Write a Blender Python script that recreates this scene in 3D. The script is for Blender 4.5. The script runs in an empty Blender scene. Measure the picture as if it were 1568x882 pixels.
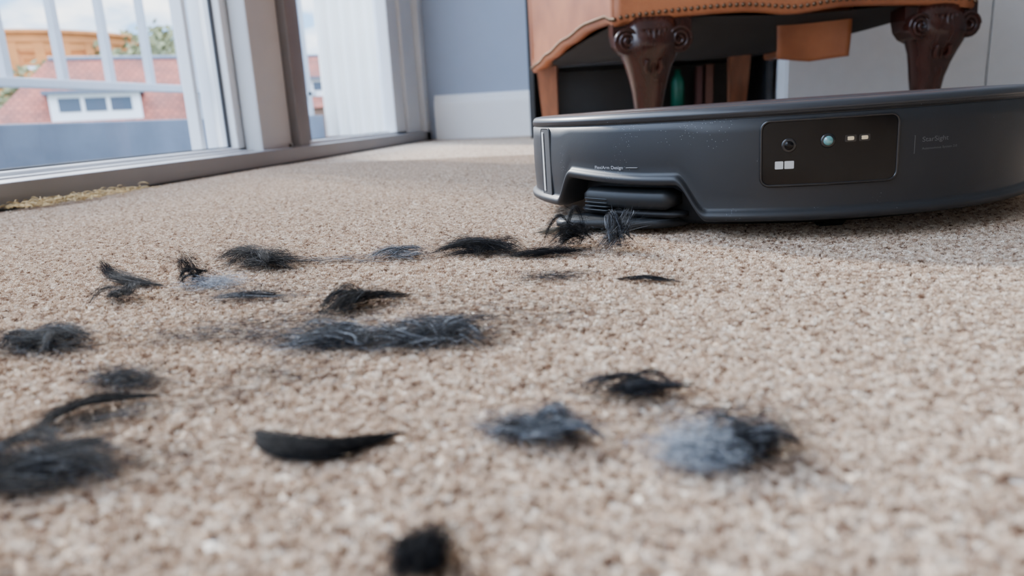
import bpy, bmesh, math, random
import numpy as np
from mathutils import Matrix, Vector
random.seed(7); RNG=np.random.default_rng(11)
rad=math.radians
COL=bpy.context.scene.collection

# ------------------------------------------------------------------ materials
def mat(name,col,rough=.5,metal=0.0,noise=0.0,nscale=30,bump=0.0,bscale=200,col2=None,spec=.5,coat=0.0,stretch=None,sheen=0.0):
    m=bpy.data.materials.new(name); m.use_nodes=True; nt=m.node_tree
    b=nt.nodes['Principled BSDF']
    b.inputs['Base Color'].default_value=(*col,1); b.inputs['Roughness'].default_value=rough
    b.inputs['Metallic'].default_value=metal; b.inputs['Specular IOR Level'].default_value=spec
    b.inputs['Coat Weight'].default_value=coat; b.inputs['Sheen Weight'].default_value=sheen
    tc=nt.nodes.new('ShaderNodeTexCoord'); src=tc.outputs['Object']
    if stretch:
        mp=nt.nodes.new('ShaderNodeMapping'); mp.inputs['Scale'].default_value=stretch
        nt.links.new(src,mp.inputs[0]); src=mp.outputs[0]
    n=nt.nodes.new('ShaderNodeTexNoise'); n.inputs['Scale'].default_value=nscale; n.inputs['Detail'].default_value=5
    nt.links.new(src,n.inputs['Vector'])
    r=nt.nodes.new('ShaderNodeValToRGB')
    if col2 is None: col2=tuple(c*(1-noise) for c in col)
    r.color_ramp.elements[0].color=(*col2,1); r.color_ramp.elements[1].color=(*col,1)
    r.color_ramp.elements[0].position=.35; r.color_ramp.elements[1].position=.62
    nt.links.new(n.outputs['Fac'],r.inputs[0]); nt.links.new(r.outputs[0],b.inputs['Base Color'])
    if bump:
        n2=nt.nodes.new('ShaderNodeTexNoise'); n2.inputs['Scale'].default_value=bscale; n2.inputs['Detail'].default_value=4
        nt.links.new(src,n2.inputs['Vector'])
        bp=nt.nodes.new('ShaderNodeBump'); bp.inputs['Strength'].default_value=bump; bp.inputs['Distance'].default_value=.002
        nt.links.new(n2.outputs['Fac'],bp.inputs['Height']); nt.links.new(bp.outputs[0],b.inputs['Normal'])
    return m

def glass_mat():
    m=bpy.data.materials.new('window_glass'); m.use_nodes=True; nt=m.node_tree; nt.nodes.clear()
    o=nt.nodes.new('ShaderNodeOutputMaterial'); mx=nt.nodes.new('ShaderNodeMixShader')
    t=nt.nodes.new('ShaderNodeBsdfTransparent'); t.inputs[0].default_value=(.96,.98,.99,1)
    g=nt.nodes.new('ShaderNodeBsdfGlossy'); g.inputs['Roughness'].default_value=.01
    mx.inputs[0].default_value=.06
    nt.links.new(t.outputs[0],mx.inputs[1]); nt.links.new(g.outputs[0],mx.inputs[2])
    nt.links.new(mx.outputs[0],o.inputs[0]); return m

def carpet_ramp(nt,fac,b,k=1.0):
    r=nt.nodes.new('ShaderNodeValToRGB'); cr=r.color_ramp
    cols=[(0,(.15,.085,.055)),(.10,(.28,.175,.12)),(.26,(.47,.335,.235)),(.52,(.62,.47,.35)),(.80,(.73,.60,.47)),(1,(.86,.77,.65))]
    cols=[(p,tuple(x*k for x in c)) for p,c in cols]
    cr.elements[0].position=0; cr.elements[0].color=(*cols[0][1],1)
    cr.elements[1].position=1; cr.elements[1].color=(*cols[-1][1],1)
    for p,c in cols[1:-1]:
        e=cr.elements.new(p); e.color=(*c,1)
    nt.links.new(fac,r.inputs[0]); nt.links.new(r.outputs[0],b.inputs['Base Color']); return r

def carpet_base():
    m=bpy.data.materials.new('carpet_base'); m.use_nodes=True; nt=m.node_tree; b=nt.nodes['Principled BSDF']
    b.inputs['Roughness'].default_value=1; b.inputs['Specular IOR Level'].default_value=.1
    tc=nt.nodes.new('ShaderNodeTexCoord')
    v=nt.nodes.new('ShaderNodeTexVoronoi'); v.inputs['Scale'].default_value=330
    nt.links.new(tc.outputs['Object'],v.inputs['Vector'])
    w=nt.nodes.new('ShaderNodeTexWhiteNoise'); nt.links.new(v.outputs['Position'],w.inputs['Vector'])
    carpet_ramp(nt,w.outputs['Value'],b,.82)
    bp=nt.nodes.new('ShaderNodeBump'); bp.inputs['Strength'].default_value=.8; bp.inputs['Distance'].default_value=.002; bp.invert=True
    nt.links.new(v.outputs['Distance'],bp.inputs['Height']); nt.links.new(bp.outputs[0],b.inputs['Normal'])
    return m
def carpet_fibre():
    m=bpy.data.materials.new('carpet_fibre'); m.use_nodes=True; nt=m.node_tree; b=nt.nodes['Principled BSDF']
    b.inputs['Roughness'].default_value=.9; b.inputs['Specular IOR Level'].default_value=.1
    oi=nt.nodes.new('ShaderNodeObjectInfo')
    ns=nt.nodes.new('ShaderNodeTexNoise'); ns.inputs['Scale'].default_value=210; ns.inputs['Detail'].default_value=1
    nt.links.new(oi.outputs['Location'],ns.inputs['Vector'])
    mr=nt.nodes.new('ShaderNodeMapRange'); mr.inputs['From Min'].default_value=.32; mr.inputs['From Max'].default_value=.68
    nt.links.new(ns.outputs['Fac'],mr.inputs['Value'])
    mx=nt.nodes.new('ShaderNodeMix'); mx.data_type='FLOAT'; mx.inputs[0].default_value=.36
    nt.links.new(oi.outputs['Random'],mx.inputs[2]); nt.links.new(mr.outputs[0],mx.inputs[3])
    st=nt.nodes.new('ShaderNodeMapRange'); st.inputs['From Min'].default_value=.12; st.inputs['From Max'].default_value=.90
    nt.links.new(mx.outputs[0],st.inputs['Value'])
    carpet_ramp(nt,st.outputs[0],b)
    return m

# ------------------------------------------------------------------ mesh helpers
def obj(name,me,mats=(),parent=None,smooth=False):
    o=bpy.data.objects.new(name,me); COL.objects.link(o)
    for m in mats: me.materials.append(m)
    if smooth:
        for p in me.polygons: p.use_smooth=True
    if parent is not None:
        o.parent=parent
    return o
def pyd(name,v,f,mats=(),parent=None,smooth=False):
    me=bpy.data.meshes.new(name); me.from_pydata(v,[],f); me.update()
    return obj(name,me,mats,parent,smooth)
def empty(name,loc=(0,0,0),rz=0):
    e=bpy.data.objects.new(name,None); e.location=loc; e.rotation_euler=(0,0,rz); COL.objects.link(e); return e
def box(name,x0,x1,y0,y1,z0,z1,m,parent=None,bevel=0.0,seg=2):
    bm=bmesh.new(); bmesh.ops.create_cube(bm,size=1)
    for v in bm.verts:
        v.co=Vector(((x0+x1)/2+v.co.x*(x1-x0),(y0+y1)/2+v.co.y*(y1-y0),(z0+z1)/2+v.co.z*(z1-z0)))
    if bevel: bmesh.ops.bevel(bm,geom=bm.edges[:],offset=bevel,segments=seg,profile=.6,affect='EDGES')
    me=bpy.data.meshes.new(name); bm.to_mesh(me); bm.free()
    return obj(name,me,[m],parent,bool(bevel and seg>2))
def multi(name,boxes,m,parent=None,bevel=0.0):
    bm=bmesh.new()
    for (x0,x1,y0,y1,z0,z1) in boxes:
        r=bmesh.ops.create_cube(bm,size=1)
        for v in r['verts']:
            v.co=Vector(((x0+x1)/2+v.co.x*(x1-x0),(y0+y1)/2+v.co.y*(y1-y0),(z0+z1)/2+v.co.z*(z1-z0)))
    if bevel: bmesh.ops.bevel(bm,geom=bm.edges[:],offset=bevel,segments=2,profile=.6,affect='EDGES')
    me=bpy.data.meshes.new(name); bm.to_mesh(me); bm.free()
    return obj(name,me,[m],parent)
def loft(name,rings,mats,parent=None,cap=True,smooth=True,closed=True):
    n=len(rings[0]); v=[p for r in rings for p in r]; f=[]
    for i in range(len(rings)-1):
        for j in range(n if closed else n-1):
            a=i*n+j; b=i*n+(j+1)%n; f.append((a,b,b+n,a+n))
    if cap: f.append(tuple(range(n))[::-1]); f.append(tuple(range((len(rings)-1)*n,len(rings)*n)))
    return pyd(name,v,f,mats,parent,smooth)
def tube(name,pts,r,m,parent=None,cyclic=False,ns=8):
    cu=bpy.data.curves.new(name,'CURVE'); cu.dimensions='3D'; s=cu.splines.new('POLY'); s.points.add(len(pts)-1)
    for i,p in enumerate(pts): s.points[i].co=(*p,1)
    s.use_cyclic_u=cyclic; cu.bevel_depth=r; cu.bevel_resolution=max(1,ns//4); cu.use_fill_caps=True
    o=bpy.data.objects.new(name,cu); COL.objects.link(o); dg=bpy.context.evaluated_depsgraph_get(); dg.update()
    me=bpy.data.meshes.new_from_object(o.evaluated_get(dg)); bpy.data.objects.remove(o)
    return obj(name,me,[m],parent,True)
def join(name,objs,parent=None):
    bm=bmesh.new(); mats=[]
    for o in objs:
        me=o.data; idx=[]
        for m in me.materials:
            if m not in mats: mats.append(m)
            idx.append(mats.index(m))
        t=bmesh.new(); t.from_mesh(me); t.transform(o.matrix_basis)
        for f in t.faces: f.material_index=idx[f.material_index] if idx else 0
        tmp=bpy.data.meshes.new('t'); t.to_mesh(tmp); t.free(); bm.from_mesh(tmp); bpy.data.meshes.remove(tmp)
        bpy.data.objects.remove(o)
    me=bpy.data.meshes.new(name); bm.to_mesh(me); bm.free()
    for m in mats: me.materials.append(m)
    o=bpy.data.objects.new(name,me); COL.objects.link(o)
    if parent: o.parent=parent
    return o

# ------------------------------------------------------------------ camera
YAW=rad(9.78)
cam=bpy.data.cameras.new('camera'); cam.sensor_width=36; cam.lens=1100/1568*36; cam.clip_start=.01; cam.clip_end=500
co=bpy.data.objects.new('camera',cam); COL.objects.link(co)
co.matrix_world=Matrix.Translation((0,0,.085))@Matrix.Rotation(YAW,4,'Z')@Matrix.Rotation(rad(90-13.7),4,'X')@Matrix.Rotation(rad(-3.0),4,'Z')
cam.dof.use_dof=True; cam.dof.focus_distance=.47; cam.dof.aperture_fstop=9
bpy.context.scene.camera=co

# ------------------------------------------------------------------ room shell
M_wall=mat('wall_paint_blue_grey',(.36,.42,.53),.8,noise=.04,nscale=6,bump=.05,bscale=300)
M_wallw=mat('wall_paint_white',(.80,.78,.74),.8,noise=.03,nscale=5)
M_walld=mat('wall_paint_taupe',(.38,.35,.32),.8,noise=.03,nscale=5)  # for the unseen walls, toned dark to cut light bounce
M_white=mat('gloss_white_paint',(.93,.93,.93),.35,noise=.03,nscale=8)
M_upvc=mat('upvc_white',(.76,.78,.80),.35,noise=.04,nscale=12)
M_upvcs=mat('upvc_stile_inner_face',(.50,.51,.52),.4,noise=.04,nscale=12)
M_upvcg=mat('upvc_grey_face',(.26,.255,.26),.4,noise=.05,nscale=12)
M_taupe=mat('taupe_frame_paint',(.17,.15,.148),.45,noise=.08,nscale=9)
M_gasket=mat('rubber_gasket',(.02,.02,.022),.6)
M_base=carpet_base(); M_fib=carpet_fibre(); M_glass=glass_mat()

WX=-.74; BY=2.70
box('floor',WX-.02,2.4,-2.2,BY,-.03,0,M_base)
box('ceiling',WX-.2,2.5,-2.3,BY+.1,2.4,2.5,M_wallw)
box('wall_back',WX-.12,2.5,BY,BY+.1,-.03,2.4,M_wall)
box('wall_right',2.4,2.5,-2.2,BY,-.03,2.4,M_walld)
box('wall_front',WX-.12,2.5,-2.3,-2.2,-.03,2.4,M_walld)  # unseen wall behind the camera, added to cut frontal fill light
prof=[(0,0),(-.02,0),(-.02,.128),(-.018,.138),(-.013,.143),(-.012,.150),(-.007,.158),(0,.162)]
def baseboard(name,xa,xb):
    rings=[[(x,BY+p[0],p[1]) for p in prof] for x in (xa,xb)]
    return loft(name,rings,[M_white],None,True,False)
baseboard('baseboard_back',WX+.02,-.325)

# ------------------------------------------------------------------ sliding patio window
win=empty('window_1',(WX,1,0))
def W(o): 
    o.parent=win; o.matrix_parent_inverse=Matrix.Translation((-WX,-1,0)); return o
W(multi('frame_sill',[(-.80,-.745,-2.2,BY,0,.034),(-.95,-.80,-2.2,BY,-.05,.026)],M_upvcg,bevel=.002))
W(multi('frame_track',[(-.812,-.80,-2.2,BY,.026,.037),(-.87,-.858,-2.2,BY,.026,.037)],M_upvc,bevel=.001))
W(multi('frame_head',[(-.95,-.745,-2.2,BY,2.12,2.4)],M_upvc))
W(multi('leaf_rail_low',[(-.855,-.818,-.60,1.55,.028,.043),(-.815,-.775,1.58,2.52,.028,.043)],M_upvc,bevel=.002))
W(multi('leaf_gasket',[(-.838,-.834,-.52,1.45,.043,.046),(-.798,-.794,1.70,2.36,.043,.046),(-.84,-.834,1.430,1.436,.04,2.1),(-.80,-.794,1.722,1.728,.04,2.1),(-.745,-.741,-2.2,BY,.0,.004)],M_gasket))
W(multi('leaf_stile_outer',[(-.855,-.818,1.436,1.52,.028,2.12)],M_upvc,bevel=.004))
W(multi('leaf_stile_screen',[(-.90,-.875,1.455,1.475,.026,2.12),(-.90,-.875,1.395,1.41,.026,2.12)],M_upvc,bevel=.003))
W(multi('leaf_stile_inner',[(-.815,-.775,1.46,1.60,.028,2.12)],M_upvcs,bevel=.005))
W(multi('leaf_stile_meeting',[(-.80,-.755,1.60,1.655,.028,2.12),(-.815,-.78,1.655,1.722,.028,2.12)],M_taupe,bevel=.004))
W(multi('leaf_stile_far',[(-.815,-.775,2.38,2.49,.028,2.12)],M_upvc,bevel=.005))
W(multi('frame_jamb',[(-.86,-.765,2.49,2.64,.03,2.12),(-.86,-.745,2.64,BY,.0,2.12)],M_upvc,bevel=.004))
W(multi('leaf_stile_near',[(-.865,-.765,-.72,-.60,.034,2.12),(-.865,-.765,-2.2,-2.1,.034,2.12)],M_upvc,bevel=.004))
v=[];f=[]
for (x,ya,yb) in ((-.836,-.60,1.45),(-.796,1.70,2.40),(-.796,-2.1,-.72)):
    i=len(v); v+=[(x,ya,.04),(x,yb,.04),(x,yb,2.12),(x,ya,2.12)]; f.append((i,i+1,i+2,i+3))
W(pyd('glass_pane',v,f,[M_glass]))

# ------------------------------------------------------------------ balcony
M_conc=mat('balcony_painted_concrete',(.14,.17,.215),.8,noise=.2,nscale=7,bump=.3,bscale=60)
M_rail=mat('railing_light_grey',(.40,.43,.47),.45,noise=.05)
bal=empty('balcony',(-1.9,1.5,0))
def B(o): o.parent=bal; o.matrix_parent_inverse=Matrix.Translation((1.9,-1.5,0)); return o
B(box('slab',-2.05,-.95,-3,4.6,-.2,-.03,M_conc))
B(box('curb',-2.0,-1.9,-3,4.4,-.03,.13,M_conc,bevel=.006))
bars=[]
y=2.095-.24*21
while y<4.3:
    bars.append((-1.965,-1.94,y-.0135,y+.0135,.26,1.06)); y+=.24
B(multi('balusters',bars,M_rail))
B(multi('rails',[(-1.975,-1.93,-3,4.4,.245,.275),(-1.985,-1.92,-3,4.4,1.05,1.10)],M_rail,bevel=.004))
B(multi('posts',[(-1.98,-1.93,yy-.025,yy+.025,.12,1.06) for yy in (-2.6,-.85,.9,3.175,4.3)],M_rail))
M_div=mat('white_fluted_panel',(.90,.87,.80),.6,noise=.06,nscale=4)
v=[];f=[];N=120
for i in range(N+1):
    x=-.98-(.92)*i/N; yy=4.42+.018*math.sin(i/N*2*math.pi*12)
    v+= [(x,yy,.0),(x,yy,2.3)]
for i in range(N): f.append((2*i,2*i+2,2*i+3,2*i+1))
B(pyd('divider_screen',v,f,[M_div],None,True))

# ------------------------------------------------------------------ outside world
def roof_mat():
    m=mat('red_roof_tiles',(.38,.105,.065),.9,noise=.4,nscale=1.6,col2=(.24,.085,.06))
    nt=m.node_tree; b=nt.nodes['Principled BSDF']; tc=nt.nodes.new('ShaderNodeTexCoord')
    w=nt.nodes.new('ShaderNodeTexBrick'); w.inputs['Scale'].default_value=1.0; w.inputs['Brick Width'].default_value=.22; w.inputs['Row Height'].default_value=.16
    w.inputs['Mortar Size'].default_value=.02; w.inputs['Color1'].default_value=(1,1,1,1); w.inputs['Color2'].default_value=(.75,.75,.75,1); w.inputs['Mortar'].default_value=(.5,.5,.5,1)
    nt.links.new(tc.outputs['Object'],w.inputs['Vector'])
    old=b.inputs['Base Color'].links[0].from_socket
    mx=nt.nodes.new('ShaderNodeMix'); mx.data_type='RGBA'; mx.blend_type='MULTIPLY'; mx.inputs[0].default_value=1
    nt.links.new(old,mx.inputs[6]); nt.links.new(w.outputs['Color'],mx.inputs[7]); nt.links.new(mx.outputs[2],b.inputs['Base Color']); return m
M_roof=roof_mat()
M_brick=mat('brown_brick',(.20,.11,.075),.9,noise=.3,nscale=5)
M_render=mat('white_render',(.70,.72,.75),.7,noise=.05)
M_dark=mat('dark_window_pane',(.05,.07,.10),.15)
M_slate=mat('grey_slate',(.10,.12,.155),.7,noise=.2)
M_orange=mat('orange_brickwork',(.58,.21,.055),.8,noise=.25,nscale=1)
M_grass=mat('garden_grass',(.12,.16,.07),1,noise=.4,nscale=.2)
M_bark=mat('tree_bark',(.13,.10,.075),.9,noise=.3)
M_leaf=mat('spring_foliage',(.22,.22,.10),.9,noise=.5,nscale=1.5,col2=(.11,.12,.06))
GZ=-9.0
box('garden_ground',-90,10,5,100,GZ-.3,GZ,M_grass)
def house(name,loc,rz,w,d,eave,ridge,hipL,hipR,dormers,chim):
    h=empty(name,loc,rz)
    z0=GZ-loc[2]
    box('walls',-w/2+.2,w/2-.2,-d/2+.2,d/2-.2,z0,eave,M_brick,h)
    hw,hd=w/2,d/2
    v=[(-hw,-hd,eave),(hw,-hd,eave),(hw,hd,eave),(-hw,hd,eave),(-hw+hipL,0,ridge),(hw-hipR,0,ridge)]
    f=[(0,1,5,4),(2,3,4,5),(1,2,5),(3,0,4),(3,2,1,0)]
    pyd('roof',v,f,[M_roof],h)
    tube('ridge_tiles',[v[4],v[5]],.09,M_slate,h)
    for (x,wd,zb,zt) in dormers:
        slope=(ridge-eave)/hd; yf=-hd+(zb-eave)/slope-.1
        yb=-hd+(zt-eave)/slope+.3
        box('dormer_body',x-wd/2,x+wd/2,yf,yb,zb-.1,zt,M_render,h)
        box('dormer_roof',x-wd/2-.15,x+wd/2+.15,yf-.2,yb+.2,zt,zt+.12,M_slate,h)
        n=3
        for k in range(n):
            xa=x-wd/2+.25+k*(wd-.4)/n
            box('dormer_window',xa,xa+(wd-.4)/n-.12,yf-.03,yf+.02,zb+.2,zt-.12,M_dark,h)
    for (x,zt) in chim:
        box('chimney',x-.35,x+.35,-.1,.5,eave,zt,M_brick,h)
        tube('chimney_pot',[(x-.1,.2,zt),(x-.1,.2,zt+.3)],.1,M_roof,h)
    return h
house('red_roof_house',(-17.7,24.2,0),rad(36),9.4,7,-.2,2.65,2.4,.4,[(-1.0,2.6,.62,1.36),(2.6,1.5,.62,1.45)],[(3.9,3.2)])
house('red_roof_house.001',(-28,24,-1.0),rad(50),8,6,.2,2.4,1,1,[],[(-1,3.0)])
house('red_roof_house.002',(-16.5,36,.2),rad(28),9,7,.6,3.2,1.5,1.5,[(0,2,1.2,1.9)],[(2,3.9)])
arc=empty('orange_arcade_rotunda',(-39.3,45.3,-1.2),rad(41))
R0=6.2
def arcring(z0,z1,r0,r1,nm):
    rings=[]
    for i in range(61):
        a=math.pi*2*i/60
        rings.append([(r0*math.cos(a),r0*math.sin(a),z0),(r1*math.cos(a),r1*math.sin(a),z0),(r1*math.cos(a),r1*math.sin(a),z1),(r0*math.cos(a),r0*math.sin(a),z1)])
    loft(nm,rings,[M_orange],arc,False,False)
arcring(GZ+1.2,5.3,R0-.3,R0,'lower_wall'); arcring(6.9,7.4,R0-.35,R0+.1,'upper_ring'); arcring(7.4,7.6,R0-.45,R0+.3,'cornice')
pil=[]
for i in range(28):
    a=math.pi*2*i/28
    o=box('pier',-.2,.2,-.25,.25,5.3,6.9,M_orange); o.matrix_basis=Matrix.Rotation(a,4,'Z')@Matrix.Translation((R0-.15,0,0))
    pil.append(o)
    o=box('arch_head',-.15,.15,-.7,.7,6.45,6.95,M_orange); o.matrix_basis=Matrix.Rotation(a+math.pi/28,4,'Z')@Matrix.Translation((R0-.15,0,0)); 
    pil.append(o)
join('arch_piers',pil,arc)
def tree(name,loc,h,bare):
    rg=random.Random(name+str(loc)); parts=[]
    e=empty(name,loc); tips=[]
    def br(p,d,l,r,dep):
        q=p+d*l; parts.append((p.copy(),q.copy(),r))
        if dep==0: tips.append(q); return
        for _ in range(3):
            nd=(d+Vector((rg.uniform(-.7,.7),rg.uniform(-.7,.7),rg.uniform(-.1,.5)))).normalized()
            br(q,nd,l*.68,r*.6,dep-1)
    br(Vector((0,0,0)),Vector((0,0,1)),h*.36,h*.018,4)
    v=[];f=[]
    for p,q,r in parts:
        d=(q-p).normalized(); a=d.orthogonal().normalized(); b=d.cross(a); i0=len(v)
        for (c,rr) in ((p,r),(q,r*.65)):
            for k in range(4): v.append(tuple(c+(a*math.cos(k*math.pi/2)+b*math.sin(k*math.pi/2))*rr))
        for k in range(4): f.append((i0+k,i0+(k+1)%4,i0+4+(k+1)%4,i0+4+k))
    pyd('branches',v,f,[M_bark],e)
    v=[];f=[]
    for t in tips:
        for _ in range(2 if bare else 13):
            c=t+Vector((rg.gauss(0,1),rg.gauss(0,1),rg.gauss(0,1)))*h*.04
            a=Vector((rg.uniform(-1,1),rg.uniform(-1,1),rg.uniform(-1,1))).normalized(); b=a.orthogonal(); s2=h*.013
            i0=len(v); v+=[tuple(c+a*s2),tuple(c+b*s2),tuple(c-a*s2),tuple(c-b*s2)]; f.append((i0,i0+1,i0+2,i0+3))
    pyd('foliage',v,f,[M_leaf],e)
k=0
for (az,d,h,bare) in ((46.5,40,10.2,1),(43,41,10.0,0),(39,52,12.8,0),(37.0,47,12.6,1),(36,58,15.0,0),(34.5,50,14.2,1),(33,56,15.2,0),(31.5,50,14,0),(49,48,12,0),(30,60,15,1),(39.8,64,13.5,0),(28.5,52,14,0)):
    a=rad(az); x=-math.sin(a)*d; yy=math.cos(a)*d
    tree('tree' if k==0 else 'tree.%03d'%k,(x,yy,GZ),h*1.02,bare); k+=1

# ------------------------------------------------------------------ carpet pile (real tufts)
tuftcol=bpy.data.collections.new('carpet_tufts')
def strands_mesh(name,P,r,mats,midx=None):
    n,k,_=P.shape
    T=np.gradient(P,axis=1); T/= (np.linalg.norm(T,axis=2,keepdims=True)+1e-12)
    ref=np.tile(np.array([.31,.27,.91]),(n,k,1)); A=np.cross(T,ref); A/= (np.linalg.norm(A,axis=2,keepdims=True)+1e-12)
    Bv=np.cross(T,A)
    s=np.linspace(0,1,k); tap=np.clip(np.minimum(s*6+.35,(1-s)*2.2+.15),0,1)
    rr=(np.ones(n)*r)[:,None]*tap[None,:]
    V=np.stack([P+(A*math.cos(a)+Bv*math.sin(a))*rr[...,None] for a in (0,2.0944,4.18879)],axis=2)
    V=V.reshape(-1,3)
    base=(np.arange(n)*k*3)[:,None,None]+(np.arange(k-1)*3)[None,:,None]+np.arange(3)[None,None,:]
    nxt=(np.arange(n)*k*3)[:,None,None]+(np.arange(k-1)*3)[None,:,None]+((np.arange(3)+1)%3)[None,None,:]
    F=np.stack([base,nxt,nxt+3,base+3],axis=-1).reshape(-1,4)
    me=bpy.data.meshes.new(name); me.vertices.add(len(V)); me.vertices.foreach_set('co',V.astype(np.float32).ravel())
    me.loops.add(F.size); me.loops.foreach_set('vertex_index',F.astype(np.int32).ravel())
    me.polygons.add(len(F)); me.polygons.foreach_set('loop_start',(np.arange(len(F))*4).astype(np.int32))
    for m in mats: me.materials.append(m)
    if midx is not None: me.polygons.foreach_set('material_index',np.repeat(midx,(k-1)*3).astype(np.int32))
    me.polygons.foreach_set('use_smooth',np.ones(len(F),dtype=bool))
    me.update(calc_edges=True); me.validate(); return me
for t in range(5):
    n=9; k=4; P=np.zeros((n,k,3))
    for i in range(n):
        a=RNG.uniform(0,6.28); rr=RNG.uniform(0,.0011); p=np.array([rr*math.cos(a),rr*math.sin(a),0.]); a2=RNG.uniform(0,6.28); bend=RNG.uniform(1.0,3.4)
        for j in range(k):
            P[i,j]=p; s=j/(k-1)
            d=np.array([math.cos(a2+s*1.8)*bend*s,math.sin(a2+s*1.8)*bend*s,1.0-.80*s*min(1,bend)]); p=p+d/np.linalg.norm(d)*.0022/(k-1)*RNG.uniform(.8,1.2)
    me=strands_mesh('tuft_%d'%t,P,.00015,[M_fib]); o=bpy.data.objects.new('tuft_%d'%t,me); tuftcol.objects.link(o)
fl=bpy.data.objects['floor']
poly=[(-.15,.04),(.13,.04),(.50,.45),(.60,.80),(.30,1.45),(-.735,1.45),(-.735,.55)]
pile=pyd('carpet_pile',[(x,y,.0002) for x,y in poly],[tuple(range(len(poly)))],[M_fib])
pile.parent=fl
ng=bpy.data.node_groups.new('pile','GeometryNodeTree')
ng.interface.new_socket('Geometry',in_out='INPUT',socket_type='NodeSocketGeometry'); ng.interface.new_socket('Geometry',in_out='OUTPUT',socket_type='NodeSocketGeometry')
N=ng.nodes; L=ng.links; gi=N.new('NodeGroupInput'); go=N.new('NodeGroupOutput')
dp=N.new('GeometryNodeDistributePointsOnFaces'); dp.inputs['Density'].default_value=350000
ip=N.new('GeometryNodeInstanceOnPoints'); ip.inputs['Pick Instance'].default_value=True
ci=N.new('GeometryNodeCollectionInfo'); ci.inputs['Collection'].default_value=tuftcol; ci.inputs['Separate Children'].default_value=True; ci.inputs['Reset Children'].default_value=True
rv=N.new('FunctionNodeRandomValue'); rv.data_type='FLOAT_VECTOR'; rv.inputs[0].default_value=(-.35,-.35,0); rv.inputs[1].default_value=(.35,.35,6.283)
rs=N.new('FunctionNodeRandomValue'); rs.data_type='FLOAT'; rs.inputs[2].default_value=.75; rs.inputs[3].default_value=1.15; rs.inputs['Seed'].default_value=3
L.new(gi.outputs[0],dp.inputs['Mesh']); L.new(dp.outputs['Points'],ip.inputs['Points']); L.new(ci.outputs[0],ip.inputs['Instance'])
L.new(rv.outputs[0],ip.inputs['Rotation']); L.new(rs.outputs[1],ip.inputs['Scale']); L.new(ip.outputs[0],go.inputs[0])
md=pile.modifiers.new('pile','NODES'); md.node_group=ng

# ------------------------------------------------------------------ fur clumps
M_black=mat('black_fur',(.004,.004,.005),.7,spec=.10)
M_dgrey=mat('charcoal_fur',(.013,.014,.018),.7,spec=.15)
M_grey=mat('grey_fur',(.11,.125,.15),.7,spec=.2)
M_lgrey=mat('pale_grey_fur',(.42,.47,.54),.6,spec=.3)
FM=[M_black,M_dgrey,M_grey,M_lgrey]
def spline(path,s):
    path=np.array(path,float); n=len(path)-1; x=s*n; i=np.clip(np.floor(x).astype(int),0,n-1); t=(x-i)[...,None]
    pm=np.vstack([2*path[0]-path[1],path,2*path[-1]-path[-2]])
    p0,p1,p2,p3=pm[i],pm[i+1],pm[i+2],pm[i+3]
    return .5*((2*p1)+(-p0+p2)*t+(2*p0-5*p1+4*p2-p3)*t**2+(-p0+3*p1-3*p2+p3)*t**3)
def wisp(path,width,n,stray=.15,k=9,fray=.35):
    s0=RNG.uniform(-.03,.60,n); s1=np.clip(s0+RNG.uniform(.25,.7,n),0,1.04)
    fl=RNG.random(n)<.5; a=np.where(fl,s0,1-s0); b=np.where(fl,s1,1-s1)
    s=a[:,None]+(b-a)[:,None]*np.linspace(0,1,k)[None,:]
    P=spline(path,s)
    env=fray+(1-fray)*np.sin(np.pi*np.clip(s*.94+.03,0,1))**.8
    off=RNG.normal(0,1,(n,3))*np.array([1,1,.5]); off2=RNG.normal(0,1,(n,3))*np.array([1,1,.5])
    u=np.linspace(0,1,k)[None,:,None]
    P=P+off[:,None,:]*width*env[...,None]*.5+off2[:,None,:]*(u**2)*stray*width*4*(RNG.uniform(0,1,(n,1,1))**2.2)
    return P
def fluff(c,size,ang,n,k=9,curl=1.0,lmul=1.0):
    lx,ly,lz=size; a=RNG.normal(0,.36,(n,3))
    ca,sa=math.cos(ang),math.sin(ang)
    st=np.stack([a[:,0]*lx,a[:,1]*ly,np.abs(a[:,2])*lz],1)
    th=RNG.normal(0,.7*curl,n)+np.where(RNG.random(n)<.5,0,np.pi); ph=RNG.normal(0.05,.25,n)
    Ln=lx*lmul*RNG.uniform(.25,.75,n); kap=RNG.normal(0,1.8*curl,n)
    P=np.zeros((n,k,3)); p=st.copy()
    for j in range(k):
        P[:,j]=p; u=j/(k-1); t=th+kap*u
        p=p+np.stack([np.cos(t)*Ln/(k-1),np.sin(t)*Ln/(k-1)*max(.35,ly/lx),np.sin(ph-u*.5)*Ln/(k-1)*min(1,lz/.004)],1)
    x=P[...,0]*ca-P[...,1]*sa; y=P[...,0]*sa+P[...,1]*ca
    P=np.stack([x+c[0],y+c[1],P[...,2]+c[2]],-1); return P
def messy(c,L,ang,n,sub=6,lift=.007,spread=.45,wid=.10,halo=.3,rnd=None):
    parts=[]; c=np.array(c,float)
    for i in range(sub):
        a=ang+RNG.normal(0,spread); l=L*RNG.uniform(.4,1.0); d=np.array([math.cos(a),math.sin(a),0]); q=np.array([-d[1],d[0],0])
        m=c+d*RNG.normal(0,.16)*L+q*RNG.normal(0,.13)*L; b=RNG.normal(0,.22)*l; lf=lift*RNG.uniform(.2,1)
        parts.append(wisp([m-d*l/2,m-d*l*.18+q*b*.8+[0,0,lf*.8],m+d*l*.18+q*b+[0,0,lf],m+d*l/2+[0,0,lf*RNG.uniform(0,.8)]],L*wid*RNG.uniform(.5,1.2),max(40,n//sub),.5))
    if halo: parts.append(fluff(tuple(c),(L*.85,L*.42,lift),ang,int(n*halo),curl=1.6))
    return np.concatenate(parts)
cnt=[0]
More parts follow.
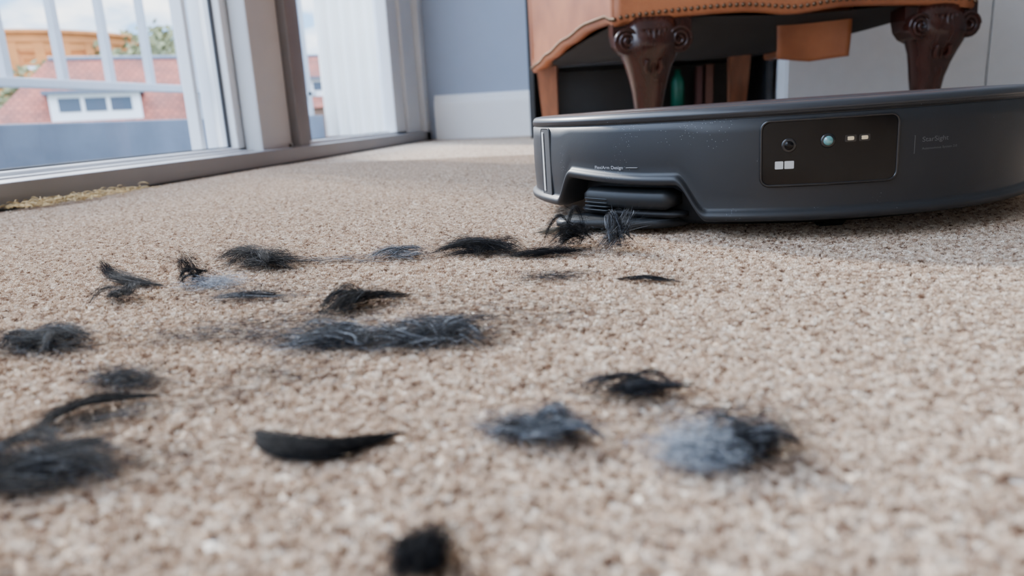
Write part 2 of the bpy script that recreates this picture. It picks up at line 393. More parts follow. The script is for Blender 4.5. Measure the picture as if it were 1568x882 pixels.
def clump(parts,r,w):
    P=np.concatenate(parts); P[...,2]=np.maximum(P[...,2],.0019+RNG.uniform(0,.0008,(len(P),1)))
    midx=RNG.choice(4,len(P),p=np.array(w)/sum(w))
    nm='fur_clump' if cnt[0]==0 else 'fur_clump.%03d'%cnt[0]; cnt[0]+=1
    me=strands_mesh(nm,P,RNG.uniform(.6,1.2,len(P))*r,FM,midx); return obj(nm,me)
BL=(8,3,.2,0); MX=(5,4,2,.3); GR=(.6,1.4,5,6); HZ=(5,4,1.2,0)
r=.00005
clump([wisp([(-.303,.364,.014),(-.294,.360,.007),(-.277,.352,.005),(-.254,.347,.003)],.0050,750,.3,fray=.08)],r,BL)
clump([messy((-.257,.318,.003),.022,-.3,700,6,.007,.6,wid=.12)],r,BL)
clump([wisp([(-.247,.358,.020),(-.240,.354,.012),(-.232,.350,.003)],.006,350,.5),messy((-.238,.353,.003),.018,.4,450,5,.016,.9)],r,BL)
clump([wisp([(-.263,.418,.003),(-.245,.415,.009),(-.225,.405,.008),(-.199,.388,.003)],.006,600,.8),messy((-.218,.400,.003),.050,-.5,1000,8,.009,.6,halo=.5)],r,BL)
clump([fluff((-.224,.349,.003),(.022,.016,.006),0,600,curl=1.6)],r,GR)
clump([wisp([(-.206,.318,.003),(-.188,.317,.005),(-.170,.323,.003)],.003,260,1.2),fluff((-.187,.322,.002),(.045,.016,.002),0,160,curl=1.5)],r,MX)
clump([messy((-.141,.416,.003),.034,0,520,6,.006,.4,halo=.6)],r,(3,3,3,1.2))
clump([fluff((-.182,.411,.002),(.045,.012,.002),0,200,curl=1.5)],r,(3,4,2,.5))
clump([wisp([(-.119,.438,.004),(-.100,.432,.007),(-.085,.430,.007),(-.068,.420,.003)],.006,700,.8),messy((-.094,.429,.003),.048,-.25,1000,8,.008,.35,halo=.4)],r,BL)
clump([wisp([(-.070,.410,.003),(-.050,.412,.005),(-.029,.419,.004)],.004,550,1.0),fluff((-.045,.414,.003),(.03,.01,.004),.1,200,curl=1.5)],r,BL)
clump([messy((-.037,.438,.004),.026,.4,1200,10,.022,1.0,halo=.6)],r,BL)
clump([wisp([(-.016,.422,.003),(-.008,.427,.014),(-.001,.432,.026)],.006,350,.8),messy((-.009,.426,.004),.020,.9,600,7,.022,.8,halo=.7)],r,MX)
clump([fluff((-.040,.358,.002),(.026,.018,.003),.1,380,curl=1.5)],r,(4,4,1.5,0))
clump([wisp([(-.008,.348,.003),(.008,.346,.004),(.024,.339,.003)],.0022,220,1.8)],r,BL)
clump([messy((-.128,.300,.003),.030,.8,850,8,.008,.6,halo=.5),wisp([(-.134,.300,.003),(-.120,.310,.006),(-.104,.319,.003)],.004,350,1.0)],r,BL)
clump([messy((-.116,.250,.003),.038,0,1000,9,.006,.5,halo=.9),messy((-.078,.253,.003),.042,.1,1000,9,.007,.45,halo=.9),fluff((-.097,.256,.002),(.06,.022,.003),0,600,curl=1.7,lmul=.5)],r,(5,4,2.0,.5))
clump([fluff((-.165,.262,.002),(.06,.026,.002),.1,700,curl=1.9,lmul=.45),fluff((-.145,.285,.002),(.07,.035,.002),.3,420,curl=1.9,lmul=.4)],r*.9,HZ)
clump([messy((-.238,.245,.003),.040,-.1,1000,8,.006,.4,halo=1.0)],r,HZ)
clump([fluff((-.171,.206,.003),(.019,.010,.006),-.1,1100,curl=1.5)],r,(6,4,1,.1))
clump([wisp([(-.168,.166,.003),(-.172,.176,.004),(-.166,.187,.0045),(-.150,.194,.003)],.0026,450,.9,fray=.12),fluff((-.158,.177,.002),(.022,.012,.002),.6,300,curl=1.5)],r,(7,3,.3,0))
clump([messy((-.154,.145,.003),.038,.1,1400,9,.005,.4,halo=1.0)],r,(6,4,.6,0))
clump([wisp([(-.103,.170,.0025),(-.092,.162,.003),(-.078,.160,.003),(-.063,.171,.0025)],.0042,2100,.14,fray=.06)],r*1.1,(9,1,0,0))
clump([fluff((-.031,.173,.003),(.012,.009,.006),0,900,curl=1.7),messy((-.022,.173,.003),.017,0,900,8,.006,.5,halo=1.0)],r,(3.5,4,3,1))
clump([messy((.000,.203,.003),.024,0,800,8,.005,.35,halo=.8)],r,(7,4,.6,0))
clump([fluff((.0155,.162,.003),(.013,.010,.009),0,1900,curl=1.9)],r,GR)
clump([messy((.027,.165,.003),.018,.4,900,8,.009,.8,halo=1.2),fluff((.031,.172,.003),(.016,.010,.010),.6,350,curl=1.8)],r,(6,4,1.2,.3))
clump([messy((-.040,.116,.003),.012,1.2,900,9,.005,1.0,wid=.22,halo=1.4)],r*1.1,(9,3,0,0))
clump([fluff((-.121,.217,.002),(.035,.022,.002),0,360,curl=1.8,lmul=.5)],r*.9,HZ)
clump([fluff((-.060,.275,.002),(.09,.035,.002),.2,520,curl=1.9,lmul=.35),fluff((-.07,.31,.002),(.09,.035,.002),-.3,340,curl=1.9,lmul=.35),fluff((-.19,.34,.002),(.08,.035,.002),0,340,curl=1.9,lmul=.35)],r*.85,HZ)
clump([fluff((-.135,.190,.002),(.05,.025,.002),.3,220,curl=1.8,lmul=.5),fluff((-.13,.150,.002),(.04,.018,.002),.3,260,curl=1.8,lmul=.5),fluff((.02,.185,.003),(.035,.012,.004),.3,160)],r*.85,HZ)
n=520; c=np.array([spline([(-.722,.742,.004),(-.705,.833,.004),(-.700,.97,.004)],np.array([s]))[0] for s in RNG.beta(1.3,1.9,n)])
c[:,0]+=RNG.normal(0,.013,n); c[:,2]+=np.abs(RNG.normal(0,.003,n)); a=RNG.uniform(0,6.28,n); Ls=RNG.uniform(.006,.018,n)
P=np.stack([c+np.stack([np.cos(a)*Ls*(u-.5),np.sin(a)*Ls*(u-.5),(0.25-(u-.5)**2)*Ls*.6],1) for u in np.linspace(0,1,5)],1)
P[...,0]=np.maximum(P[...,0],-.738)
M_straw=mat('dry_straw',(.55,.37,.15),.8,noise=.5,nscale=80)
obj('straw_debris',strands_mesh('straw_debris',P,.0006,[M_straw]))

# ------------------------------------------------------------------ robot vacuum
def robot_mat():
    m=mat('robot_graphite_plastic',(.015,.016,.018),.45,noise=.05,nscale=20,bump=.03,bscale=900,spec=.33)
    nt=m.node_tree; b=nt.nodes['Principled BSDF']
    tc=nt.nodes.new('ShaderNodeTexCoord'); v=nt.nodes.new('ShaderNodeTexVoronoi'); v.inputs['Scale'].default_value=620
    nt.links.new(tc.outputs['Object'],v.inputs['Vector'])
    n=nt.nodes.new('ShaderNodeTexNoise'); n.inputs['Scale'].default_value=34; nt.links.new(tc.outputs['Object'],n.inputs['Vector'])
    lt=nt.nodes.new('ShaderNodeMath'); lt.operation='LESS_THAN'; lt.inputs[1].default_value=.14
    gt=nt.nodes.new('ShaderNodeMath'); gt.operation='GREATER_THAN'; gt.inputs[1].default_value=.61
    mu=nt.nodes.new('ShaderNodeMath'); mu.operation='MULTIPLY'
    nt.links.new(v.outputs['Distance'],lt.inputs[0]); nt.links.new(n.outputs['Fac'],gt.inputs[0])
    nt.links.new(lt.outputs[0],mu.inputs[0]); nt.links.new(gt.outputs[0],mu.inputs[1])
    old=b.inputs['Base Color'].links[0].from_socket
    mx=nt.nodes.new('ShaderNodeMix'); mx.data_type='RGBA'; mx.inputs[7].default_value=(.13,.13,.14,1)
    nt.links.new(mu.outputs[0],mx.inputs[0]); nt.links.new(old,mx.inputs[6]); nt.links.new(mx.outputs[2],b.inputs['Base Color'])
    return m
M_rob=robot_mat()
M_robtop=mat('robot_top_plastic',(.026,.028,.032),.36,noise=.05,spec=.4)
M_under=mat('robot_underside',(.006,.006,.007),.6,spec=.3)
M_arm=mat('robot_arm_plastic',(.009,.010,.011),.45,spec=.3)
M_gloss=mat('sensor_window_gloss',(.0015,.0015,.002),.10,spec=.22)
M_bez=mat('sensor_bezel',(.008,.008,.009),.25)
M_lens=mat('lens_teal_reflection',(.09,.24,.24),.05,coat=1)  # teal reflection of the lens put into the base colour
M_led=mat('led_cream',(.62,.50,.32),.3)
M_mark=mat('printed_marking',(.34,.34,.35),.5)
M_refl=mat('pale_tile_and_highlight',(.40,.40,.39),.3)  # sensor tiles, and the painted highlight in the bumper slit
RR=.187; TOP=.0835
rob=empty('robot_vacuum',(.1067,.635,0),YAW)
rob.rotation_euler=(0,rad(-1.0),YAW)
def cyl(phi,z,dr=0): 
    a=rad(phi); return ((RR+dr)*math.sin(a),-(RR+dr)*math.cos(a),z)
def ss(a,b,x):
    t=max(0,min(1,(x-a)/(b-a))); return t*t*(3-2*t)
def zb(phi):
    return .0145+.0225*ss(-67.5,-61.5,phi)*(1-ss(-34.5,-28.5,phi))+.0045*(1-ss(-70,-40,phi))
prof=[(-.030,.004),(-.006,.0),(.0010,.0),(.0030,.0012),(.0036,.003),(.0034,.0048),(.0016,.0060),(.0002,.0072),(0,.0085)]
rings=[]
phis=np.linspace(-180,180,721)[:-1]
for dr,dz in prof: rings.append([cyl(p,zb(p)+dz,dr) for p in phis])
for t in (.15,.3,.5,.7,.85,1): 
    rings.append([cyl(p,(zb(p)+.0085)*(1-t)+.0755*t,.0008*math.sin(t*3.14)) for p in phis])
for dr,z in ((-.0008,.0758),(-.0010,.0766),(0,.0769),(.0002,.0785)): rings.append([cyl(p,z,dr) for p in phis])
body=loft('bumper',rings,[M_rob],rob,False,True)
rings=[[cyl(p,z,dr) for p in phis] for dr,z in ((.0002,.0785),(0,.0802),(-.0010,.0820),(-.0028,.0831),(-.006,TOP),(-.04,TOP+.0002),(-.041,TOP-.0006),(-.042,TOP+.0003),(-.12,TOP+.0006),(-.186,TOP+.0008))]
loft('top_cover',rings,[M_robtop],rob,True,True)
rings=[[cyl(p,z,dr) for p in phis[::4]] for dr,z in ((-.04,.0085),(-.022,.0095),(-.018,.013),(-.018,.060))]
loft('underbody',rings,[M_under],rob,True,True)
ws=[]
for (x,y,rr,w) in ((-.11,.01,.032,.02),(.11,.01,.032,.02),(0,-.135,.012,.014)):
    o=tube('w',[(x-w/2,y,rr+.001),(x+w/2,y,rr+.001)],rr,M_gasket,None,ns=24); ws.append(o)
join('wheels',ws,rob)
def patch(name,p0,p1,z0,z1,r,dr,m,n=40):
    v=[];f=[]; w=rad(p1-p0)*RR
    for i in range(n+1):
        u=w*(.5-.5*math.cos(math.pi*i/n)); e=min(u,w-u); c=r-math.sqrt(max(0,r*r-(r-e)**2)) if e<r else 0
        ph=p0+(p1-p0)*u/w
        for z in (z0+c,z1-c): v.append(cyl(ph,z,dr))
    for i in range(n): f.append((2*i,2*i+2,2*i+3,2*i+1))
    k=len(v); 
    for i in range(n+1):
        u=w*(.5-.5*math.cos(math.pi*i/n)); ph=p0+(p1-p0)*u/w
        v.append(cyl(ph,v[2*i][2],-.001)); v.append(cyl(ph,v[2*i+1][2],-.001))
    for i in range(n):
        f.append((2*i+2,2*i,k+2*i,k+2*i+2)); f.append((2*i+1,2*i+3,k+2*i+3,k+2*i+1))
    return pyd(name,v,f,[m],rob,False)
def rr_outline(p0,p1,z0,z1,r,dr):
    w=rad(p1-p0)*RR; pts=[]
    for cx,cz,a0 in ((w-r,z1-r,0),(r,z1-r,90),(r,z0+r,180),(w-r,z0+r,270)):
        for k in range(9):
            a=rad(a0+k*90/8); u=cx+r*math.cos(a); z=cz+r*math.sin(a); pts.append((u,z))
    out=[]
    for i in range(len(pts)):
        a=pts[i]; b=pts[(i+1)%len(pts)]; m=max(1,int(abs(b[0]-a[0])/.003))
        for j in range(m): out.append((a[0]+(b[0]-a[0])*j/m,a[1]+(b[1]-a[1])*j/m))
    return [cyl(p0+(p1-p0)*u/w,z,dr) for u,z in out]
patch('sensor_window',-18.6,4.3,.0365,.0725,.0045,.0012,M_gloss)
tube('sensor_bezel',rr_outline(-18.9,4.6,.0357,.0733,.005,.0010),.0009,M_bez,rob,True)
def disc(name,phi,z,rad_,m,dr=.0012,h=.0008):
    c=Vector(cyl(phi,z,dr)); n=Vector((math.sin(rad(phi)),-math.cos(rad(phi)),0)); t=Vector((-n.y,n.x,0)); u=Vector((0,0,1))
    rings=[]
    for rr_,hh in ((rad_,0),(rad_,h*.6),(rad_*.8,h),(rad_*.4,h*1.25),(rad_*.02,h*1.3)):
        rings.append([tuple(c+n*hh+(t*math.cos(a)+u*math.sin(a))*rr_) for a in [k*math.pi/12 for k in range(24)]])
    loft(name,rings,[m],rob,True,True)
disc('lens_surround',-7.7,.0605,.0042,M_bez); disc('lens_main',-7.7,.0605,.0027,M_lens,.0014,.0016)
disc('lens_dark_surround',-14.2,.0590,.0042,M_bez,.0012,.0004); disc('lens_dark',-14.2,.0590,.0026,M_gloss,.0014,.001)
for i,ph in enumerate((-3.9,-1.5)):
    patch('led_frame_%d'%i,ph-1.0,ph+1.0,.0590,.0630,.0008,.0015,M_bez,12); patch('led_%d'%i,ph-.55,ph+.55,.0600,.0621,.0006,.0019,M_led,12)
patch('ir_tile_left',-16.5,-15.1,.0455,.0500,.0004,.0016,M_refl,8); patch('ir_tile_right',-14.9,-13.3,.0455,.0500,.0004,.0016,M_refl,8)
def text(body,phi0,phi1,z,h,m,name):
    cu=bpy.data.curves.new(name,'FONT'); cu.body=body; cu.size=1; o=bpy.data.objects.new(name,cu); COL.objects.link(o)
    dg=bpy.context.evaluated_depsgraph_get(); dg.update(); me=bpy.data.meshes.new_from_object(o.evaluated_get(dg)); bpy.data.objects.remove(o)
    me.materials.clear()
    xs=[v.co.x for v in me.vertices]; x0,x1=min(xs),max(xs); s=h/.7
    for v in me.vertices:
        v.co=Vector(cyl(phi0+(phi1-phi0)*(v.co.x-x0)/(x1-x0),z+v.co.y*s,.0009+.0003))
    return obj(name,me,[m],rob)
text('FlexiArm Design',-53.5,-46,.0475,.0021,M_mark,'marking_text_arm')
patch('marking_line',-45.3,-42.6,.0483,.0486,.0001,.0011,M_mark,8)
M_mark2=mat('printed_marking_dim',(.09,.09,.095),.5)
text('StarSight',9.2,14.6,.0560,.0028,M_mark2,'marking_text_sensor')
text('Autonomous System 2.0',9.2,16.6,.0515,.0013,M_mark2,'marking_text_sub')
patch('marking_divider',7.7,7.82,.0495,.0600,.0001,.0011,M_mark2,4)
patch('bumper_slit',-77.2,-71.8,.024,.0745,.003,.0010,M_gasket,20)
patch('bumper_slit_highlight',-76.2,-75.0,.028,.0725,.001,.0016,M_refl,10)  # pale strip painted in as the bluish highlight along the slit
tube('bumper_slit_edge',rr_outline(-77.4,-71.5,.0235,.075,.0032,.0006),.0007,M_rob,rob,True)
def sector(name,p0,p1,r0,r1,z0,z1,m,bev=.002,n=24):
    sec=[(r0,z0),(r1-bev,z0),(r1,z0+bev),(r1,z1-bev),(r1-bev,z1),(r0,z1)]
    rings=[]
    for i in range(n+1):
        t=i/n; ph=p0+(p1-p0)*t; e=min(t,1-t)*n; q=1 if e>=2 else (.55+.225*e)
        zc=(z0+z1)/2
        rings.append([(( (r0+(r-r0)*(.8+.2*q)) )*math.sin(rad(ph)),-((r0+(r-r0)*(.8+.2*q)))*math.cos(rad(ph)),zc+(z-zc)*q) for r,z in sec])
    return loft(name,rings,[m],rob,True,True)
sector('brush_arm_cover',-60,-35.5,.150,.1845,.0205,.0335,M_arm,.003)
sector('brush_arm_lower',-63,-34,.150,.180,.0145,.0195,M_under,.002)
for i in range(4): sector('arm_ridge_%d'%i,-59,-51,.16,.1853,.0180+i*.0026,.0190+i*.0026,M_arm,.0003)
hubp=Vector(cyl(-58,0,.004)); inner=Vector(cyl(-45,0,-.03))
ax=(hubp-inner).normalized(); sd=Vector((-ax.y,ax.x,0)); out=[]
for k in range(17): a=-math.pi/2+math.pi*k/16; out.append(hubp+ax*math.cos(a)*.017+sd*math.sin(a)*.017)
for k in range(17): a=math.pi/2+math.pi*k/16; out.append(inner+ax*math.cos(a)*.030+sd*math.sin(a)*.030)
cen=(hubp+inner)/2
rings=[[tuple(cen+(p-cen)*s+Vector((0,0,z))) for p in out] for s,z in ((.93,.0078),(1,.0090),(1,.0120),(.95,.0138))]
loft('brush_arm_paddle',rings,[M_arm],rob,True,True)
disc_pts=[[ (hubp.x+rr_*math.cos(a),hubp.y+rr_*math.sin(a),z) for a in [k*math.pi/12 for k in range(24)]] for rr_,z in ((.008,.0052),(.011,.0065),(.011,.0082))]
loft('brush_hub',disc_pts,[M_gasket],rob,True,True)
M_brist=mat('brush_bristle',(.10,.085,.06),.6); 
Ps=[]
for a0 in (rad(190),rad(235),rad(315),rad(75)):
    for _ in range(50):
        a=a0+RNG.normal(0,.20); d=Vector((math.cos(a),math.sin(a),0)); Ln=.026*RNG.uniform(.85,1.05)
        Ps.append([[hubp.x+d.x*(.008+Ln*u),hubp.y+d.y*(.008+Ln*u),.0075-.0022*u+RNG.normal(0,.0004)] for u in np.linspace(0,1,5)])
o=obj('brush_bristles',strands_mesh('brush_bristles',np.array(Ps),.00014,[M_brist])); o.parent=rob

# ------------------------------------------------------------------ leather armchair
M_lea=mat('tan_leather',(.38,.130,.050),.38,noise=.3,nscale=9,bump=.35,bscale=420,col2=(.25,.076,.029))
M_nail=mat('antique_nailhead',(.12,.075,.045),.35,metal=.9)
M_mah=mat('dark_mahogany',(.034,.009,.006),.24,noise=.5,nscale=8,stretch=(6,6,1),coat=.12,spec=.4)
M_wood=mat('light_mahogany',(.25,.085,.038),.35,noise=.4,nscale=8,stretch=(6,6,1),coat=.2)
M_dust=mat('black_dust_cover',(.009,.008,.009),.9,bump=.2)
A=Vector((-.027,1.386)); Bc=Vector((.614,1.496)); C=Vector((.36,2.01)); D=Vector((-.246,1.916))
chair=empty('leather_armchair',(.2,1.7,0))
def CH(o): o.parent=chair; o.matrix_parent_inverse=Matrix.Translation((-.2,-1.7,0)); return o
cenc=(A+Bc+C+D)/4
DZ=-.014
def panel(name,P,Q,zlow,ztop,flare=.0,th=.025,n=48):
    d=(Q-P).normalized(); nrm=Vector((d.y,-d.x)); 
    if nrm.dot((P+Q)/2-cenc)<0: nrm=-nrm
    rings=[]
    for i in range(n+1):
        t=i/n; p=P.lerp(Q,t); zl=zlow(t); r=[]
        for k,(o,zz) in enumerate(((-th,zl+.002),(-.004,zl),(.0,zl+.003),(.002,zl+.009),(.0035,zl+.02),(.006,zl+(ztop-zl)*.5),(flare,ztop),(-th,ztop))):
            q=p+nrm*o; r.append((q.x,q.y,zz))
        rings.append(r)
    ob=CH(loft(name,rings,[M_lea],None,True,True))
    Ln=(Q-P).length; m=int(Ln/.0115); 
    bm=bmesh.new()
    for i in range(m+1):
        t=i/m; p=P.lerp(Q,t)+nrm*.0028; z=zlow(t)+.012
        bmesh.ops.create_icosphere(bm,subdivisions=1,radius=.0042,matrix=Matrix.Translation((p.x,p.y,z)))
    me=bpy.data.meshes.new(name+'_nails'); bm.to_mesh(me); bm.free(); CH(obj(name+'_nails',me,[M_nail],None,True))
    return ob
def zfront(t):
    return .240+DZ+.016*math.sin(math.pi*t)**.6 -.010*math.exp(-((t-.5)/.09)**2)
def zside(t):
    e=[(0,.240+DZ),(.08,.236),(.25,.236),(.5,.222),(.75,.203),(.9,.188),(1,.181)]
    for (a,za),(b,zb_) in zip(e,e[1:]):
        if t<=b: return za+(zb_-za)*ss(a,b,t)
    return .181
panel('front_rail_leather',A,Bc,zfront,.36); panel('side_rail_leather_left',A,D,zside,.62,flare=.03)
panel('side_rail_leather_right',Bc,C,zside,.62,flare=.03); panel('back_leather',D,C,lambda t:.212,.62,flare=.03)
def ins(P,s): return cenc+(P-cenc)*s
v=[];f=[];n=10
for i in range(n+1):
    for j in range(n+1):
        s,t=i/n,j/n; p=ins(A,.94).lerp(ins(Bc,.94),s).lerp(ins(D,.94).lerp(ins(C,.94),s),t)
        zz=(.236-.042*t)-.018*math.sin(math.pi*s)*math.sin(math.pi*t)+.003*math.sin(s*9+t*5)
        v.append((p.x,p.y,zz))
for i in range(n):
    for j in range(n): a=i*(n+1)+j; f.append((a,a+1,a+n+2,a+n+1))
CH(pyd('dust_cover',v,f,[M_dust],None,True))
def quadbox(name,pts,z0,z1,m,bev=.02):
    bm=bmesh.new(); lo=[bm.verts.new((p.x,p.y,z0)) for p in pts]; hi=[bm.verts.new((p.x,p.y,z1)) for p in pts]
    k=len(pts); bm.faces.new(lo[::-1]); bm.faces.new(hi)
    for i in range(k): bm.faces.new((lo[i],lo[(i+1)%k],hi[(i+1)%k],hi[i]))
    bmesh.ops.recalc_face_normals(bm,faces=bm.faces[:])
    bmesh.ops.bevel(bm,geom=bm.edges[:],offset=bev,segments=4,profile=.6,affect='EDGES')
    me=bpy.data.meshes.new(name); bm.to_mesh(me); bm.free(); return CH(obj(name,me,[m],None,True))
quadbox('seat_deck',[ins(A,.97),ins(Bc,.97),ins(C,.97),ins(D,.97)],.30,.37,M_lea,.01)
quadbox('seat_cushion',[ins(A,.90),ins(Bc,.90),ins(C,.80),ins(D,.80)],.36,.49,M_lea,.035)
for nm,P,Q in (('arm_left',A,D),('arm_right',Bc,C)):
    inn=(cenc-(P+Q)/2).normalized()*.09
    quadbox(nm,[P,P+inn,Q+inn,Q],.34,.60,M_lea,.02)
    out_=-(inn.normalized())*.01
    CH(tube(nm+'_roll',[(P.x+inn.x*.4+out_.x,P.y+inn.y*.4,.61),(Q.x+inn.x*.4+out_.x,Q.y+inn.y*.4,.63)],.062,M_lea,None,ns=24))
bk=(cenc-(C+D)/2).normalized()
quadbox('back_rest',[D,C,C+bk*.13,D+bk*.13],.40,1.08,M_lea,.045)
bt=bmesh.new()
for r_ in range(4):
    for c_ in range(5 if r_%2==0 else 4):
        t=(c_+.5+(0 if r_%2==0 else .5))/5*.9+.05; p=D.lerp(C,t)+bk*.131
        bmesh.ops.create_uvsphere(bt,u_segments=12,v_segments=8,radius=.011,matrix=Matrix.Translation((p.x,p.y,.58+r_*.13)))
me=bpy.data.meshes.new('back_buttons'); bt.to_mesh(me); bt.free(); CH(obj('back_buttons',me,[M_lea],None,True))
def cabriole(name,x,y,mir,sc=1.0):
    g=[]
    prof=[(0,.027,0,.0),(.006,.033,0,.0),(.018,.034,0,-.001),(.030,.027,0,-.001),(.045,.0235,-.001,0),(.070,.0245,-.001,.001),(.085,.0265,0,.001),(.110,.0305,0,0),(.135,.036,-.001,-.004),(.155,.042,-.002,-.009),(.172,.049,-.002,-.013),(.190,.055,-.002,-.013),(.206,.056,0,-.010),(.220,.052,0,-.006),(.240,.050,0,0)]
    rings=[]
    for z,hw,cx,cy in prof:
        ring=[]
        for k in range(32):
            a=2*math.pi*k/32; c,s=math.cos(a),math.sin(a); e=.72
            ring.append((cx*mir+hw*math.copysign(abs(c)**e,c),cy+hw*.92*math.copysign(abs(s)**e,s),z))
        rings.append(ring)
    g.append(loft('leg',rings,[M_mah],None,True,True))
    ZV=.199
    for sgn in (-1,1):
        zc,h,wd=.194,.026,1.2
        front=[Vector((sgn*(.040+xx),yy,z)) for xx,yy,z in ((-.015,-.030,zc-h),(.012*wd,-.034,zc-h*.5),(.022*wd,-.036,zc),(.026*wd,-.036,zc+h*.7),(.026*wd,-.034,.240),(-.015,-.034,.240),(-.018,-.036,zc))]
        rings=[[tuple(p) for p in front],[tuple(p+Vector((0,.055,0))) for p in front]]
        g.append(loft('ear',rings,[M_mah],None,True,False))
        g.append(tube('disc',[(sgn*.047,-.050,ZV),(sgn*.047,-.030,ZV)],.0235,M_mah,None,ns=24))
        sp=[]
        for k in range(60):
            t=k/59; a=t*2*math.pi*2.3; r0=.0215*(1-t*.86)
            sp.append((sgn*(.047+r0*math.cos(a)),-.0505-.004*t,ZV+r0*math.sin(a)))
        g.append(tube('volute',sp,.0030,M_mah,None,ns=8))
    for sx in (-.020,-.010,0,.010,.020):
        pts=[]
        for k in range(12):
            t=k/11; z=.218-.075*t*(1-abs(sx)*9); pts.append((sx*(1-.70*t),-.0640+.022*t+abs(sx)*.25+(.004 if t<.1 else 0),z))
        g.append(tube('leaf',pts,.0042,M_mah,None,ns=8))
    for sgn in (-1,1):
        g.append(tube('drop',[(sgn*.012,-.054,.164),(sgn*.014,-.0525,.151),(sgn*.010,-.046,.144)],.005,M_mah,None,ns=8))
    o=join(name,g); o.matrix_basis=Matrix.Translation((x,y,0))@Matrix.Rotation(YAW,4,'Z')@Matrix.Diagonal((sc,sc,1,1)); CH(o); return o
cabriole('front_leg_left',.0346,1.437,1); cabriole('front_leg_right',.556,1.530,-1,.93)
def rearleg(name,x,y,ztop,dx,dy):
    rings=[]
    for t in (0,.1,.5,.85,1):
        h=.0175+.010*t; cx=x+dx*(1-t)**1.5; cy=y+dy*(1-t)**1.5; z=ztop*t
        rings.append([(cx-h,cy-h,z),(cx+h,cy-h,z),(cx+h,cy+h,z),(cx-h,cy+h,z)])
    o=loft(name,rings,[M_wood],None,True,False)
    CH(o)
rearleg('rear_leg_left',-.208,1.905,.25,.006,.03); rearleg('rear_leg_right',.272,1.955,.25,-.004,.03)
v=[];f=[];nx,nz=16,14
Rv=Vector((.9855,.1699)); Fv=Vector((-.1699,.9855)); P0=Vector((.351,1.545))
for j in range(nz+1):
    for i in range(nx+1):
        s=i/nx-.5; t=j/nz; w=.150-.006*t; o=.010*math.cos(s*5)*t+.014*t*t+.006*s
        p=P0+Rv*(s*w+.004*t)+Fv*(o); v.append((p.x,p.y,.262-.102*t-.010*t*(.5-abs(s))*1.2*t))
for j in range(nz):
    for i in range(nx): a=j*(nx+1)+i; f.append((a,a+1,a+nx+2,a+nx+1))
o=CH(pyd('leather_flap',v,f,[M_lea],None,True)); sm=o.modifiers.new('s','SOLIDIFY'); sm.thickness=.0025

# ------------------------------------------------------------------ black shelf unit, white cabinet
M_bk=mat('black_lacquer',(.012,.013,.015),.35,noise=.2)
M_cab=mat('cabinet_white',(.72,.73,.74),.4,noise=.03)
un=empty('black_media_unit',(.05,2.5,0))
def U(o): o.parent=un; o.matrix_parent_inverse=Matrix.Translation((-.05,-2.5,0)); return o
U(multi('carcass',[(-.316,-.298,2.34,2.69,0,.62),(.405,.423,2.34,2.69,0,.62),(-.316,.423,2.34,2.69,.60,.62),(-.298,.405,2.35,2.69,.045,.060),(-.298,.405,2.36,2.69,.215,.230),(.04,.055,2.36,2.69,.06,.215),(-.298,.405,2.675,2.69,.06,.60),(-.298,.405,2.36,2.38,0,.045)],M_bk,bevel=.0015))
M_green=mat('green_bottle_plastic',(.012,.14,.09),.25)
prof=[(0,.018),(.002,.022),(.09,.022),(.105,.018),(.115,.010),(.130,.010),(.131,.0)]
rings=[[(.150+r_*math.cos(a),2.43+r_*math.sin(a),.0602+z) for a in [k*math.pi/12 for k in range(24)]] for z,r_ in prof]
loft('green_bottle',rings,[M_green],None,True,True)
M_bookr=mat('red_brown_book_cloth',(.07,.02,.014),.6); M_bookb=mat('brown_book_cloth',(.11,.04,.022),.6); M_page=mat('book_pages',(.4,.36,.3),.8)
def book(nm,x,y,w,h,d,tilt,mm):
    e=empty(nm,(x,y,.0602)); e.rotation_euler=(0,tilt,0)
    multi('cover',[(-w/2,-w/2+.003,-d/2,d/2,0,h),(w/2-.003,w/2,-d/2,d/2,0,h),(-w/2,w/2,-d/2,-d/2+.003,0,h)],mm,e,.0008)
    box('pages',-w/2+.003,w/2-.003,-d/2+.004,d/2-.005,.003,h-.003,M_page,e)
book('book',.215,2.45,.022,.135,.10,0,M_bookr); book('book.001',.245,2.45,.026,.14,.10,0,M_bookb)
cb=empty('white_cabinet',(1.2,2.45,0))
def K(o): o.parent=cb; o.matrix_parent_inverse=Matrix.Translation((-1.2,-2.45,0)); return o
K(multi('carcass',[(.436,1.99,2.222,2.695,.05,.88),(.46,1.97,2.25,2.69,0,.05)],M_cab))
K(multi('doors',[(.438,.949,2.20,2.220,.055,.85),(.953,1.466,2.20,2.220,.055,.85),(1.470,1.985,2.20,2.220,.055,.85)],M_cab,bevel=.0015))
K(multi('worktop',[(.430,2.0,2.19,2.697,.88,.91)],M_white,bevel=.003))

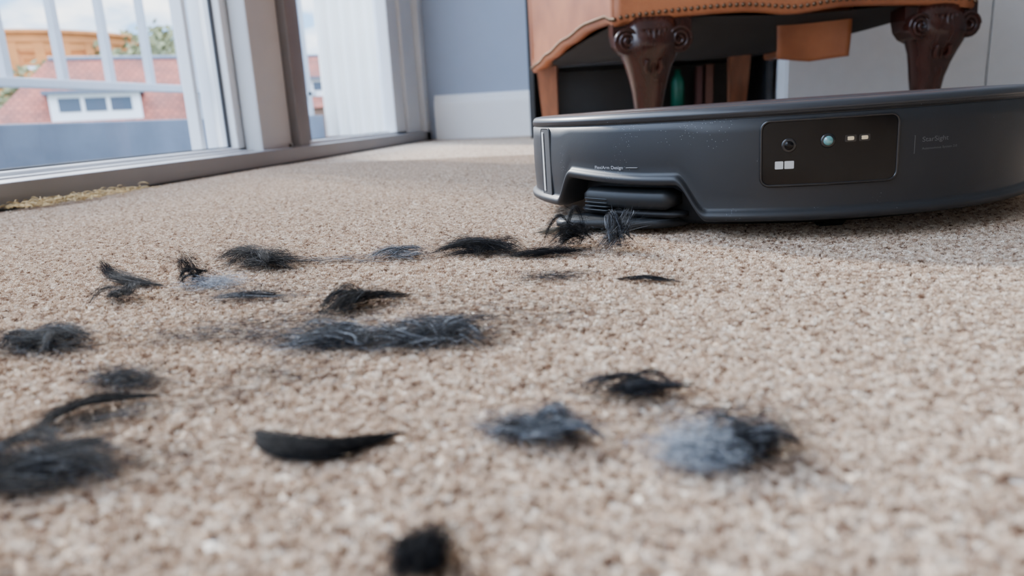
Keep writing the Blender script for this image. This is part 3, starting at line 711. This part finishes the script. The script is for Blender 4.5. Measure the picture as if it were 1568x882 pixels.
# ------------------------------------------------------------------ sky + sun
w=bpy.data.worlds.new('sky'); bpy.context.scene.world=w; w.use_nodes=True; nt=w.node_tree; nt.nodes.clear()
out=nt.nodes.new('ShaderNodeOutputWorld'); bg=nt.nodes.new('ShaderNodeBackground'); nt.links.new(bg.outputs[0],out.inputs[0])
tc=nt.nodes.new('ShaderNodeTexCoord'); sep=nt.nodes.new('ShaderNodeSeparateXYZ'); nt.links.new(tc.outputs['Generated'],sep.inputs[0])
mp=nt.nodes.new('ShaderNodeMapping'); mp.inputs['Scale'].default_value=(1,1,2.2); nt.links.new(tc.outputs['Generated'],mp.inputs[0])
ns=nt.nodes.new('ShaderNodeTexNoise'); ns.inputs['Scale'].default_value=7; ns.inputs['Detail'].default_value=7; nt.links.new(mp.outputs[0],ns.inputs['Vector'])
cr=nt.nodes.new('ShaderNodeValToRGB'); cr.color_ramp.elements[0].position=.46; cr.color_ramp.elements[1].position=.60
nt.links.new(ns.outputs['Fac'],cr.inputs[0])
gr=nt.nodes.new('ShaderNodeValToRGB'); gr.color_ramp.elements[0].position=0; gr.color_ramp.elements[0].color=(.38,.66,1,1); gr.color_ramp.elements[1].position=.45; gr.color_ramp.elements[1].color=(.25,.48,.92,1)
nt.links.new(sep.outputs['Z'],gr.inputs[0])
mx=nt.nodes.new('ShaderNodeMix'); mx.data_type='RGBA'; mx.inputs[7].default_value=(1.3,1.3,1.3,1)
nt.links.new(cr.outputs[0],mx.inputs[0]); nt.links.new(gr.outputs[0],mx.inputs[6]); nt.links.new(mx.outputs[2],bg.inputs['Color'])
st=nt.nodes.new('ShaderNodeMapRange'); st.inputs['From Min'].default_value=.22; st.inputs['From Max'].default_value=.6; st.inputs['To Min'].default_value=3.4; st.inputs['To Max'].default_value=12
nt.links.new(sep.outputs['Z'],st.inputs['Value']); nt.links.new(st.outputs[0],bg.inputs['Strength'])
sun=bpy.data.lights.new('sun','SUN'); sun.energy=10; sun.angle=rad(3.5); sun.color=(1,.95,.88)
so=bpy.data.objects.new('sun',sun); COL.objects.link(so)
d=Vector((.70,-.60,-.58)).normalized(); so.rotation_euler=d.to_track_quat('-Z','Y').to_euler()
